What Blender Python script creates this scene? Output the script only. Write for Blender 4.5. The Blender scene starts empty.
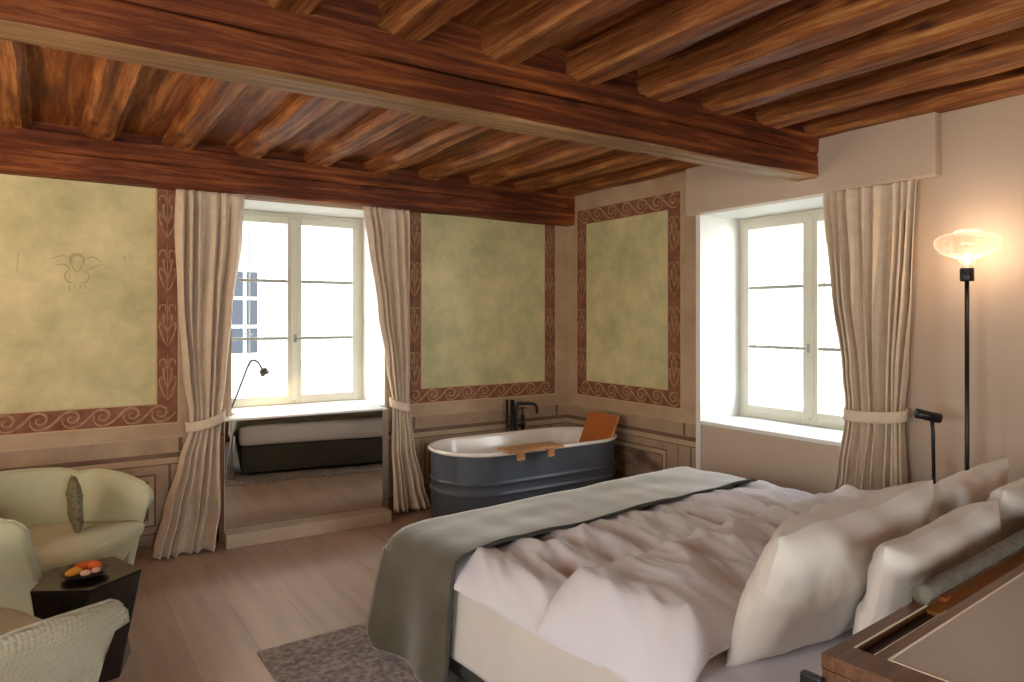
import bpy, math, random
from mathutils import Vector, Matrix, noise
random.seed(7)
R = math.radians
sc = bpy.context.scene
COL = sc.collection

# ------------------------------------------------------------------ camera, world, exposure
cam_d = bpy.data.cameras.new('camera')
cam = bpy.data.objects.new('camera', cam_d); COL.objects.link(cam)
cam.location = (0, 0, 1.45)
cam.rotation_euler = (R(90), 0, R(-33.7))
cam_d.sensor_width = 36; cam_d.lens = 700 / 1024 * 36
cam_d.shift_y = -23 / 1024
cam_d.clip_start = 0.02
sc.camera = cam
sc.view_settings.view_transform = 'Standard'
sc.view_settings.look = 'None'
sc.view_settings.exposure = 0.27
sc.view_settings.gamma = 1.0
sc.view_settings.use_curve_mapping = False
sc.cycles.use_denoising = True
sc.cycles.max_bounces = 10
sc.cycles.diffuse_bounces = 6
sc.cycles.sample_clamp_indirect = 6
sc.cycles.caustics_refractive = False

world = bpy.data.worlds.new('sky'); sc.world = world; world.use_nodes = True
wn = world.node_tree.nodes; wl = world.node_tree.links
bg = wn['Background']; bg.inputs['Strength'].default_value = 15.0
tc = wn.new('ShaderNodeTexCoord'); sx = wn.new('ShaderNodeSeparateXYZ')
rp = wn.new('ShaderNodeValToRGB')
wl.new(tc.outputs['Generated'], sx.inputs[0]); wl.new(sx.outputs['Z'], rp.inputs['Fac']); wl.new(rp.outputs['Color'], bg.inputs['Color'])
rp.color_ramp.elements[0].position = 0.0; rp.color_ramp.elements[0].color = (1.0, 0.98, 0.96, 1)
rp.color_ramp.elements[1].position = 0.8; rp.color_ramp.elements[1].color = (0.72, 0.84, 1.0, 1)

def light(name, kind, loc, energy, color, **kw):
    d = bpy.data.lights.new(name, kind); d.energy = energy; d.color = color
    for k, v in kw.items(): setattr(d, k, v)
    o = bpy.data.objects.new(name, d); COL.objects.link(o); o.location = loc
    return o
sun = light('sun', 'SUN', (0, 0, 10), 1.0, (1, 0.95, 0.86), angle=R(2))
sun.rotation_euler = (R(42), 0, R(-38))       # falls on the houses across the street

# ------------------------------------------------------------------ helpers
def hx(s):
    v = [int(s[i:i+2], 16) / 255 for i in (0, 2, 4)]
    return tuple((c / 12.92 if c <= 0.04045 else ((c + 0.055) / 1.055) ** 2.4) for c in v)

def mat(name, col, rough=0.7, col2=None, scale=6.0, stretch=(1, 1, 1), bump=0.0, bscale=None, metal=0.0,
        sheen=0.0, detail=5.0, lo=0.35, hi=0.65, spec=0.5, coat=0.0, nrough=0.5):
    m = bpy.data.materials.new(name); m.use_nodes = True
    n = m.node_tree.nodes; l = m.node_tree.links; b = n['Principled BSDF']
    b.inputs['Roughness'].default_value = rough; b.inputs['Metallic'].default_value = metal
    b.inputs['Specular IOR Level'].default_value = spec
    b.inputs['Coat Weight'].default_value = coat
    if sheen: b.inputs['Sheen Weight'].default_value = sheen; b.inputs['Sheen Roughness'].default_value = 0.4
    c1 = hx(col) + (1,)
    b.inputs['Base Color'].default_value = c1
    t = n.new('ShaderNodeTexCoord'); mp = n.new('ShaderNodeMapping'); mp.inputs['Scale'].default_value = stretch
    l.new(t.outputs['Object'], mp.inputs['Vector'])
    if col2:
        nz = n.new('ShaderNodeTexNoise'); nz.inputs['Scale'].default_value = scale; nz.inputs['Detail'].default_value = detail; nz.inputs['Roughness'].default_value = nrough
        l.new(mp.outputs[0], nz.inputs['Vector'])
        r = n.new('ShaderNodeValToRGB'); r.color_ramp.elements[0].position = lo; r.color_ramp.elements[1].position = hi
        r.color_ramp.elements[0].color = c1; r.color_ramp.elements[1].color = hx(col2) + (1,)
        l.new(nz.outputs['Fac'], r.inputs['Fac']); l.new(r.outputs['Color'], b.inputs['Base Color'])
    if bump:
        nb = n.new('ShaderNodeTexNoise'); nb.inputs['Scale'].default_value = bscale or scale * 4; nb.inputs['Detail'].default_value = 4
        l.new(mp.outputs[0], nb.inputs['Vector'])
        bp = n.new('ShaderNodeBump'); bp.inputs['Strength'].default_value = bump; bp.inputs['Distance'].default_value = 0.01
        l.new(nb.outputs['Fac'], bp.inputs['Height']); l.new(bp.outputs[0], b.inputs['Normal'])
    return m

def wood(name, dark, mid, light_, axis='X', rough=0.6, scale=1.0, bump=0.35, knots=True):
    """long-grained timber: stretched noise along the grain plus knots"""
    m = bpy.data.materials.new(name); m.use_nodes = True
    n = m.node_tree.nodes; l = m.node_tree.links; b = n['Principled BSDF']
    b.inputs['Roughness'].default_value = rough; b.inputs['Specular IOR Level'].default_value = 0.3
    t = n.new('ShaderNodeTexCoord')
    mp = n.new('ShaderNodeMapping')
    st = {'X': (0.8, 14, 14), 'Y': (14, 0.8, 14), 'Z': (14, 14, 0.8)}[axis]
    mp.inputs['Scale'].default_value = tuple(v * scale for v in st)
    l.new(t.outputs['Object'], mp.inputs['Vector'])
    nz = n.new('ShaderNodeTexNoise'); nz.inputs['Scale'].default_value = 1.6; nz.inputs['Detail'].default_value = 12; nz.inputs['Distortion'].default_value = 0.35
    nz.inputs['Roughness'].default_value = 0.72
    l.new(mp.outputs[0], nz.inputs['Vector'])
    r = n.new('ShaderNodeValToRGB'); e = r.color_ramp.elements
    e[0].position = 0.32; e[0].color = hx(dark) + (1,)
    e[1].position = 0.68; e[1].color = hx(light_) + (1,)
    q = e.new(0.5); q.color = hx(mid) + (1,)
    l.new(nz.outputs['Fac'], r.inputs['Fac'])
    # broad patches
    n2 = n.new('ShaderNodeTexNoise'); n2.inputs['Scale'].default_value = 1.3; n2.inputs['Detail'].default_value = 3
    l.new(t.outputs['Object'], n2.inputs['Vector'])
    mx = n.new('ShaderNodeMix'); mx.data_type = 'RGBA'; mx.blend_type = 'MULTIPLY'
    r2 = n.new('ShaderNodeValToRGB'); r2.color_ramp.elements[0].position = 0.35; r2.color_ramp.elements[1].position = 0.65
    r2.color_ramp.elements[0].color = (0.6, 0.55, 0.5, 1); r2.color_ramp.elements[1].color = (1, 1, 1, 1)
    l.new(n2.outputs['Fac'], r2.inputs['Fac'])
    mx.inputs['Factor'].default_value = 1.0
    l.new(r.outputs['Color'], mx.inputs[6]); l.new(r2.outputs['Color'], mx.inputs[7])
    last = mx.outputs[2]
    if knots:
        m3 = n.new('ShaderNodeMapping')
        m3.inputs['Scale'].default_value = {'X': (2.2, 7, 7), 'Y': (7, 2.2, 7), 'Z': (7, 7, 2.2)}[axis]
        l.new(t.outputs['Object'], m3.inputs['Vector'])
        v = n.new('ShaderNodeTexVoronoi'); v.inputs['Scale'].default_value = 1.0
        l.new(m3.outputs[0], v.inputs['Vector'])
        r3 = n.new('ShaderNodeValToRGB'); r3.color_ramp.elements[0].position = 0.06; r3.color_ramp.elements[1].position = 0.17
        r3.color_ramp.elements[0].color = (0.18, 0.13, 0.1, 1); r3.color_ramp.elements[1].color = (1, 1, 1, 1)
        l.new(v.outputs['Distance'], r3.inputs['Fac'])
        m4 = n.new('ShaderNodeMix'); m4.data_type = 'RGBA'; m4.blend_type = 'MULTIPLY'; m4.inputs['Factor'].default_value = 0.85
        l.new(last, m4.inputs[6]); l.new(r3.outputs['Color'], m4.inputs[7]); last = m4.outputs[2]
    l.new(last, b.inputs['Base Color'])
    bp = n.new('ShaderNodeBump'); bp.inputs['Strength'].default_value = bump; bp.inputs['Distance'].default_value = 0.02
    l.new(nz.outputs['Fac'], bp.inputs['Height']); l.new(bp.outputs[0], b.inputs['Normal'])
    return m

def quilt_mat(name, col, col2, pitch=55.0, strength=0.5):
    m = mat(name, col, 0.85, col2, 3.0, sheen=0.3)
    n = m.node_tree.nodes; l = m.node_tree.links; b = n['Principled BSDF']
    t = n.new('ShaderNodeTexCoord')
    v = n.new('ShaderNodeTexVoronoi'); v.inputs['Scale'].default_value = pitch; v.inputs['Randomness'].default_value = 0.25
    l.new(t.outputs['Object'], v.inputs['Vector'])
    bp = n.new('ShaderNodeBump'); bp.inputs['Strength'].default_value = strength; bp.inputs['Distance'].default_value = 0.010
    bp.invert = True
    l.new(v.outputs['Distance'], bp.inputs['Height']); l.new(bp.outputs[0], b.inputs['Normal'])
    return m

def emit(name, col, strength):
    m = bpy.data.materials.new(name); m.use_nodes = True
    n = m.node_tree.nodes; l = m.node_tree.links; n.remove(n['Principled BSDF'])
    e = n.new('ShaderNodeEmission'); e.inputs['Color'].default_value = hx(col) + (1,); e.inputs['Strength'].default_value = strength
    l.new(e.outputs[0], n['Material Output'].inputs['Surface'])
    return m

def pane_glass(name, tint=(0.97, 0.99, 0.98), refl=0.06, ior=1.45):
    m = bpy.data.materials.new(name); m.use_nodes = True
    n = m.node_tree.nodes; l = m.node_tree.links; n.remove(n['Principled BSDF'])
    tr = n.new('ShaderNodeBsdfTransparent'); tr.inputs['Color'].default_value = tint + (1,)
    gl = n.new('ShaderNodeBsdfGlossy'); gl.inputs['Roughness'].default_value = 0.02
    lw = n.new('ShaderNodeLayerWeight'); lw.inputs['Blend'].default_value = 0.5
    pw = n.new('ShaderNodeMath'); pw.operation = 'POWER'; pw.inputs[1].default_value = 4.0
    fr = n.new('ShaderNodeMath'); fr.operation = 'MULTIPLY_ADD'; fr.inputs[1].default_value = 0.6; fr.inputs[2].default_value = (ior - 1) * 0.07
    l.new(lw.outputs['Facing'], pw.inputs[0]); l.new(pw.outputs[0], fr.inputs[0])
    mx = n.new('ShaderNodeMixShader')
    l.new(fr.outputs[0], mx.inputs[0]); l.new(tr.outputs[0], mx.inputs[1]); l.new(gl.outputs[0], mx.inputs[2])
    l.new(mx.outputs[0], n['Material Output'].inputs['Surface'])
    return m

def blown_glass():
    m = pane_glass('bulb_glass', (.985, .97, .95), ior=1.10)
    n = m.node_tree.nodes; l = m.node_tree.links; out = n['Material Output']
    old = out.inputs['Surface'].links[0].from_socket
    tl = n.new('ShaderNodeBsdfTranslucent'); tl.inputs['Color'].default_value = (1, .93, .85, 1)
    lw = n.new('ShaderNodeLayerWeight'); lw.inputs['Blend'].default_value = .25
    t = n.new('ShaderNodeTexCoord'); nz = n.new('ShaderNodeTexNoise'); nz.inputs['Scale'].default_value = 45; nz.inputs['Detail'].default_value = 3
    l.new(t.outputs['Object'], nz.inputs['Vector'])
    cr = n.new('ShaderNodeValToRGB'); cr.color_ramp.elements[0].position = .52; cr.color_ramp.elements[1].position = .66
    l.new(nz.outputs['Fac'], cr.inputs['Fac'])
    mt = n.new('ShaderNodeMath'); mt.operation = 'MULTIPLY_ADD'; mt.inputs[1].default_value = .07
    l.new(cr.outputs['Color'], mt.inputs[0])
    m2 = n.new('ShaderNodeMath'); m2.operation = 'MULTIPLY'; m2.inputs[1].default_value = .16
    l.new(lw.outputs['Facing'], m2.inputs[0]); l.new(m2.outputs[0], mt.inputs[2])
    mx = n.new('ShaderNodeMixShader'); l.new(mt.outputs[0], mx.inputs[0]); l.new(old, mx.inputs[1]); l.new(tl.outputs[0], mx.inputs[2])
    l.new(mx.outputs[0], out.inputs['Surface'])
    return m

class MB:
    def __init__(s): s.v = []; s.f = []; s.m = []
    def add(s, vs, fs, mi=0):
        o = len(s.v); s.v += [tuple(v) for v in vs]
        for f in fs: s.f.append(tuple(i + o for i in f)); s.m.append(mi)
        return o
    def box(s, a, b, mi=0, bev=0.0, M=None):
        x0, y0, z0 = a; x1, y1, z1 = b
        if x0 > x1: x0, x1 = x1, x0
        if y0 > y1: y0, y1 = y1, y0
        if z0 > z1: z0, z1 = z1, z0
        if bev <= 0:
            vs = [(x, y, z) for z in (z0, z1) for y in (y0, y1) for x in (x0, x1)]
            fs = [(0, 2, 3, 1), (4, 5, 7, 6), (0, 1, 5, 4), (2, 6, 7, 3), (0, 4, 6, 2), (1, 3, 7, 5)]
        else:
            import bmesh
            bm = bmesh.new()
            bmesh.ops.create_cube(bm, size=1)
            for v in bm.verts:
                v.co = Vector(((x0 + x1) / 2 + v.co.x * (x1 - x0), (y0 + y1) / 2 + v.co.y * (y1 - y0), (z0 + z1) / 2 + v.co.z * (z1 - z0)))
            bev = min(bev, 0.45 * min(x1 - x0, y1 - y0, z1 - z0))
            bmesh.ops.bevel(bm, geom=bm.edges[:], offset=bev, segments=2, profile=0.6, affect='EDGES')
            bm.verts.index_update()
            vs = [v.co.copy() for v in bm.verts]; fs = [tuple(v.index for v in f.verts) for f in bm.faces]
            bm.free()
        if M is not None: vs = [M @ Vector(v) for v in vs]
        s.add(vs, fs, mi)
    def prism(s, pts, z0, z1, mi=0, pts2=None):
        n = len(pts); p2 = pts2 or pts
        vs = [(p[0], p[1], z0) for p in pts] + [(p[0], p[1], z1) for p in p2]
        fs = [tuple(range(n))[::-1], tuple(range(n, 2 * n))] + [(i, (i + 1) % n, n + (i + 1) % n, n + i) for i in range(n)]
        s.add(vs, fs, mi)
    def tube(s, pts, r, mi=0, seg=10, cap=True):
        pts = [Vector(p) for p in pts]; n = len(pts)
        rr = r if isinstance(r, (list, tuple)) else [r] * n
        o = len(s.v); up = None
        for i, p in enumerate(pts):
            t = (pts[min(i + 1, n - 1)] - pts[max(i - 1, 0)]).normalized()
            if up is None:
                up = Vector((0, 0, 1)) if abs(t.z) < 0.9 else Vector((1, 0, 0))
            sd = t.cross(up).normalized(); up = sd.cross(t).normalized()
            for k in range(seg):
                a = 2 * math.pi * k / seg
                s.v.append(tuple(p + (sd * math.cos(a) + up * math.sin(a)) * rr[i]))
        for i in range(n - 1):
            for k in range(seg):
                a = o + i * seg + k; b = o + i * seg + (k + 1) % seg
                s.f.append((a, b, b + seg, a + seg)); s.m.append(mi)
        if cap:
            s.f.append(tuple(o + k for k in range(seg))[::-1]); s.m.append(mi)
            s.f.append(tuple(o + (n - 1) * seg + k for k in range(seg))); s.m.append(mi)
    def lathe(s, prof, c=(0, 0, 0), seg=24, mi=0, close=False):
        o = len(s.v); n = len(prof)
        for (r, z) in prof:
            for k in range(seg):
                a = 2 * math.pi * k / seg
                s.v.append((c[0] + r * math.cos(a), c[1] + r * math.sin(a), c[2] + z))
        for i in range(n - 1):
            for k in range(seg):
                a = o + i * seg + k; b = o + i * seg + (k + 1) % seg
                s.f.append((a, b, b + seg, a + seg)); s.m.append(mi)
        if close:
            s.f.append(tuple(o + k for k in range(seg))[::-1]); s.m.append(mi)
            s.f.append(tuple(o + (n - 1) * seg + k for k in range(seg))); s.m.append(mi)
    def grid(s, fn, nu, nv, mi=0, closed_u=False):
        o = len(s.v)
        for j in range(nv + 1):
            for i in range(nu + (0 if closed_u else 1)):
                s.v.append(tuple(fn(i / nu, j / nv)))
        w = nu if closed_u else nu + 1
        for j in range(nv):
            for i in range(nu):
                a = o + j * w + i; b = o + j * w + (i + 1) % w
                s.f.append((a, b, b + w, a + w)); s.m.append(mi)
    def build(s, name, mats, parent=None, origin=None, smooth=False, mods=()):
        if not isinstance(mats, (list, tuple)): mats = [mats]
        if origin is not None:
            ox, oy, oz = origin; vs = [(v[0] - ox, v[1] - oy, v[2] - oz) for v in s.v]
        else: vs = s.v
        me = bpy.data.meshes.new(name); me.from_pydata(vs, [], s.f)
        for m in mats: me.materials.append(m)
        me.polygons.foreach_set('material_index', s.m)
        if smooth: me.polygons.foreach_set('use_smooth', [True] * len(s.f))
        me.update()
        import bmesh
        bm = bmesh.new(); bm.from_mesh(me); bmesh.ops.recalc_face_normals(bm, faces=bm.faces[:]); bm.to_mesh(me); bm.free()
        o = bpy.data.objects.new(name, me); COL.objects.link(o)
        if origin is not None: o.location = origin
        if parent: o.parent = parent
        for t, kw in mods:
            md = o.modifiers.new(t.lower(), t)
            for k, v in kw.items(): setattr(md, k, v)
        return o

def tag(o, label, cat, group=None):
    o['label'] = label; o['category'] = cat
    if group: o['group'] = group
    return o
def thing(name, label, cat, loc=(0, 0, 0), rz=0.0, group=None):
    o = bpy.data.objects.new(name, None); COL.objects.link(o); o.location = loc; o.rotation_euler = (0, 0, rz)
    o.empty_display_size = 0.1
    return tag(o, label, cat, group)
def struct(o): o['kind'] = 'structure'; return o
def smooth_path(pts, k=6):
    """Catmull-Rom through the points"""
    P = [Vector(p) for p in pts]; out = []
    for i in range(len(P) - 1):
        p0 = P[max(i - 1, 0)]; p1 = P[i]; p2 = P[i + 1]; p3 = P[min(i + 2, len(P) - 1)]
        for j in range(k):
            t = j / k
            out.append(0.5 * ((2 * p1) + (p2 - p0) * t + (2 * p0 - 5 * p1 + 4 * p2 - p3) * t * t + (3 * p1 - p0 - 3 * p2 + p3) * t ** 3))
    out.append(P[-1]); return out
def lerp(a, b, t): return a + (b - a) * t
def keyed(keys, z):
    """interpolate rows (z, a, b, ...) given with z falling"""
    if z >= keys[0][0]: return keys[0][1:]
    for k in range(len(keys) - 1):
        z0, z1 = keys[k][0], keys[k + 1][0]
        if z0 >= z >= z1:
            t = (z0 - z) / (z0 - z1); t = t * t * (3 - 2 * t) * 0.6 + t * 0.4
            return tuple(lerp(a, b, t) for a, b in zip(keys[k][1:], keys[k + 1][1:]))
    return keys[-1][1:]
def fnoise(x, y=0.0, z=0.0): return noise.noise(Vector((x, y, z)))

# ------------------------------------------------------------------ materials
M = {}
M['beamX'] = wood('timber_beam', '2e1508', '703517', 'b06a33', 'X', 0.6)
M['beamY'] = wood('timber_joist', '42220f', '93562a', 'd69d60', 'Y', 0.6)
M['boards'] = wood('ceiling_boards', '45230f', '8d4f24', 'c4874c', 'Y', 0.65, 0.8)
M['chamfer'] = wood('pale_chamfer', '7a5936', 'a07a50', 'c4a274', 'X', 0.6)
M['plaster'] = mat('plaster', 'c3af9d', 0.75, 'b9a591', 1.3, bump=0.12, bscale=9)
M['green'] = mat('green_wash', 'aaa97a', 0.6, 'dccfa0', 3.2, bump=0.1, bscale=20, detail=14, lo=0.30, hi=0.66, nrough=.68)
M['border'] = mat('red_border', '74452f', 0.7, '8f5f45', 12, detail=8)
M['scroll'] = mat('pale_scroll', 'b4906f', 0.7, '98704f', 30)
M['line'] = mat('pale_line', 'c8ab84', 0.7)
M['cream'] = mat('cream_band', 'bda387', 0.7, 'aa8f70', 3.0, detail=12, nrough=.65)
M['dado'] = mat('dado_stone', '98806a', 0.7, 'b49b80', 3.5, detail=12, nrough=.7)
M['dado_dark'] = mat('dado_dark_line', '6b5140', 0.7, '7d624e', 4)  # dark painted bands and outlines of the dado
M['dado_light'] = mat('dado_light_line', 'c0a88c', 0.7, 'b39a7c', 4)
M['marble'] = mat('painted_marble', '6a523f', 0.7, 'a08770', 5, detail=10, lo=0.4, hi=0.6, stretch=(1, 1, 2.2))
M['sketch'] = mat('faded_drawing', 'ada577', 0.8)
M['sketch_light'] = mat('faded_highlight', 'c6bb90', 0.8)
M['white'] = mat('white_paint', 'e4e2dc', 0.55)
M['reveal'] = mat('reveal_paint', 'd2cfca', 0.6)
M['frame'] = mat('window_paint', 'd9d6c6', 0.4)
M['glass'] = pane_glass('window_glass')
M['bar'] = mat('muntin_grey', 'a9a9a2', 0.4)
M['metal'] = mat('dull_metal', '9b9a94', 0.35, metal=0.6)
M['lampmetal'] = mat('brushed_lamp_metal', '55524e', 0.4, metal=0.4)
M['black'] = mat('black_metal', '17161a', 0.4)
M['curtain'] = mat('linen_curtain', 'd8c7b1', 0.85, 'cdbba4', 20, sheen=0.3, bump=0.15, bscale=160)
M['mirror'] = mat('mirror_glass', 'dcd8d0', 0.015, metal=1.0)
M['plinth'] = mat('plinth_paint', 'c4b098', 0.5, 'b8a48c', 4)
M['brown'] = wood('walnut', '5a3c28', '7a5438', '94704e', 'Z', 0.5, knots=False)
M['tub'] = mat('blue_grey_steel', '4e555f', 0.42, '474e58', 3)
M['enamel'] = mat('white_enamel', 'f0ebe4', 0.18, coat=0.3)
M['tray'] = wood('light_wood', 'b07a4e', 'c08a5c', 'd09e72', 'X', 0.5, knots=False)
M['leather'] = mat('tan_board', 'a65a26', 0.45, 'b5672e', 4)
M['leather_edge'] = mat('tan_board_edge', 'cf8f58', 0.5)
M['sage'] = quilt_mat('sage_upholstery', 'c0c19e', 'cbcbaa', 70, 0.25)
M['sage_near'] = quilt_mat('sage_quilted', 'b8b799', 'cecdb4', 60, 1.0)
M['cushion'] = mat('striped_cushion', '5f5a42', 0.9, '8d8768', 40, stretch=(1, 1, 4))
M['table'] = mat('black_lacquer', '1d1714', 0.22, coat=0.2)
M['plate'] = mat('dark_plate', '2a211d', 0.35)
M['orange'] = mat('orange_fruit', 'd86a1c', 0.5, 'c5521a', 30)
M['yellow'] = mat('lemon', 'e9a532', 0.45)
M['pink'] = mat('pale_fruit', 'eec4a4', 0.5)
M['sheet'] = mat('white_cotton', 'dfdde2', 0.85, 'dad8de', 3, sheen=0.2, bump=0.05, bscale=60)
M['sheet2'] = mat('cream_cotton', 'd8d0c9', 0.85, 'd2c9c1', 3, sheen=0.2, bump=0.05, bscale=60)
M['pillow'] = mat('pillow_cotton', 'e4dfd8', 0.8, 'e0dbd4', 3, sheen=0.2, bump=0.05, bscale=60)
M['throw'] = mat('grey_green_velvet', '48432f', 0.55, '585341', 9, sheen=1.0, detail=8, bump=0.1, bscale=30)
M['hem'] = mat('dark_hem', '3f4342', 0.8)
M['base'] = mat('dark_bed_base', '3d3c36', 0.9, '45443e', 30)
M['walnutX'] = wood('desk_walnut', '5f4230', '775440', '8c6850', 'X', 0.4, 2.0, knots=False, bump=0.1)
M['groove'] = mat('dark_groove', '3a2922', 0.5)
M['ledge'] = wood('lit_ledge_wood', 'b0763a', 'c88c46', 'd8a05a', 'X', 0.4, 2.0, knots=False, bump=0.1)  # warm glow in the desk channel put into a brighter wood colour
M['trimline'] = mat('pale_inlay', 'e6d6c0', 0.4)
M['desk_panel'] = mat('grey_satin_panel', 'aeaaa6', 0.45, 'b8b3ae', 1.2)
M['roll'] = mat('grey_felt', '66645a', 0.9, '7a776b', 45, bump=.3, bscale=60)
M['facade'] = mat('street_facade', '96938c', 0.9, '918e87', 1)
M['facade_dark'] = mat('street_window', '34363b', 0.9, spec=0.0)
M['shutter'] = mat('street_frame', 'a5a3a0', 0.6)
M['bulb'] = emit('bulb_filament', 'ffb35c', 14)
M['led'] = emit('reading_light', 'ffd9a0', 30)

# floor planks
def floor_mat():
    m = bpy.data.materials.new('oak_floor'); m.use_nodes = True
    n = m.node_tree.nodes; l = m.node_tree.links; b = n['Principled BSDF']
    b.inputs['Roughness'].default_value = 0.42
    t = n.new('ShaderNodeTexCoord'); mp = n.new('ShaderNodeMapping'); mp.inputs['Rotation'].default_value = (0, 0, R(90))
    l.new(t.outputs['Object'], mp.inputs['Vector'])
    br = n.new('ShaderNodeTexBrick'); br.inputs['Scale'].default_value = 1.0
    br.inputs['Brick Width'].default_value = 1.9; br.inputs['Row Height'].default_value = 0.26
    br.inputs['Mortar Size'].default_value = 0.0012; br.inputs['Mortar Smooth'].default_value = 0.3
    br.offset = 0.37
    br.inputs['Color1'].default_value = hx('bca493') + (1,); br.inputs['Color2'].default_value = hx('b09886') + (1,)
    br.inputs['Mortar'].default_value = hx('8f735e') + (1,)
    l.new(mp.outputs[0], br.inputs['Vector'])
    m2 = n.new('ShaderNodeMapping'); m2.inputs['Scale'].default_value = (9, 0.8, 1)
    l.new(t.outputs['Object'], m2.inputs['Vector'])
    nz = n.new('ShaderNodeTexNoise'); nz.inputs['Scale'].default_value = 1.5; nz.inputs['Detail'].default_value = 8
    l.new(m2.outputs[0], nz.inputs['Vector'])
    r = n.new('ShaderNodeValToRGB'); r.color_ramp.elements[0].position = 0.3; r.color_ramp.elements[1].position = 0.7
    r.color_ramp.elements[0].color = (0.8, 0.78, 0.76, 1); r.color_ramp.elements[1].color = (1.08, 1.05, 1.0, 1)
    l.new(nz.outputs['Fac'], r.inputs['Fac'])
    mx = n.new('ShaderNodeMix'); mx.data_type = 'RGBA'; mx.blend_type = 'MULTIPLY'; mx.inputs['Factor'].default_value = 1
    l.new(br.outputs['Color'], mx.inputs[6]); l.new(r.outputs['Color'], mx.inputs[7]); l.new(mx.outputs[2], b.inputs['Base Color'])
    return m
M['floor'] = floor_mat()
def rug_mat():
    m = mat('faded_rug', '7c777c', 0.95, 'b0a8a4', 38, detail=10, lo=0.38, hi=0.64, bump=0.4, bscale=90)
    return m
M['rug'] = rug_mat()

# ------------------------------------------------------------------ room dimensions
XR = 3.855; YB = 4.90; XL = -2.7; YF = -2.4; ZC = 2.64
ZB0 = 2.262; ZB1 = 2.50            # wall beam
DEP = 0.45                         # window reveal depth
W1 = (1.03, 2.12, 0.775, 2.245)    # back window opening x0,x1,z0,z1
W2 = (2.22, 3.38, 0.724, 2.178)    # right window opening y0,y1,z0,z1

# floor and ceiling
b = MB(); b.box((XL, YF, -0.1), (XR, YB, 0)); struct(b.build('floor', M['floor']))
b = MB(); b.box((XL - .3, YF - .3, ZC), (XR + .6, YB + .6, ZC + 0.15)); struct(b.build('ceiling', M['boards']))

b = MB(); b.box((XL, 2.50, 2.572), (XR - .002, YB - .076, ZC - .001)); struct(b.build('ceiling', M['boards']))

class WallPaint:
    """wall face cut into a grid, each cell the material of the last rectangle covering it"""
    def __init__(s, P, u0, u1, v0, v1, base, mats):
        s.P = P; s.r = [(u0, u1, v0, v1, base)]; s.holes = []; s.mats = mats; s.mb = MB(); s.lim = (u0, u1, v0, v1)
    def rect(s, u0, u1, v0, v1, m):
        a, b_, c, d = s.lim
        s.r.append((max(min(u0, u1), a), min(max(u0, u1), b_), max(v0, c), min(v1, d), m))
    def hole(s, u0, u1, v0, v1): s.holes.append((u0, u1, v0, v1))
    def frame(s, u0, u1, v0, v1, w, m):
        s.rect(u0, u1, v0, v0 + w, m); s.rect(u0, u1, v1 - w, v1, m); s.rect(u0, u0 + w, v0, v1, m); s.rect(u1 - w, u1, v0, v1, m)
    def ribbon(s, pts, w, m, off=0.0015, taper=True, k=5):
        P = smooth_path([(p[0], p[1], 0) for p in pts], k); n = len(P); vs = []
        for i, p in enumerate(P):
            t = (P[min(i + 1, n - 1)] - P[max(i - 1, 0)]).normalized(); nn = Vector((-t.y, t.x, 0))
            ww = w / 2 * (0.35 + 0.65 * math.sin(math.pi * (i + .5) / n)) if taper else w / 2
            for q in (p + nn * ww, p - nn * ww): vs.append(s.P(q.x, q.y, off))
        s.mb.add(vs, [(2 * i, 2 * i + 1, 2 * i + 3, 2 * i + 2) for i in range(n - 1)], s.mats.index(m))
    def finish(s, name):
        us = sorted({round(x, 4) for r in s.r + [h + (0,) for h in s.holes] for x in r[:2]})
        vs = sorted({round(x, 4) for r in s.r + [h + (0,) for h in s.holes] for x in r[2:4]})
        idx = {}
        def vert(i, j):
            if (i, j) not in idx:
                s.mb.v.append(tuple(s.P(us[i], vs[j], 0))); idx[(i, j)] = len(s.mb.v) - 1
            return idx[(i, j)]
        for i in range(len(us) - 1):
            for j in range(len(vs) - 1):
                u = (us[i] + us[i + 1]) / 2; v = (vs[j] + vs[j + 1]) / 2
                if any(h[0] < u < h[1] and h[2] < v < h[3] for h in s.holes): continue
                m = [r[4] for r in s.r if r[0] < u < r[1] and r[2] < v < r[3]][-1]
                s.mb.f.append((vert(i, j), vert(i + 1, j), vert(i + 1, j + 1), vert(i, j + 1))); s.mb.m.append(s.mats.index(m))
        return struct(s.mb.build(name, [M[k] for k in s.mats]))

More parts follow.
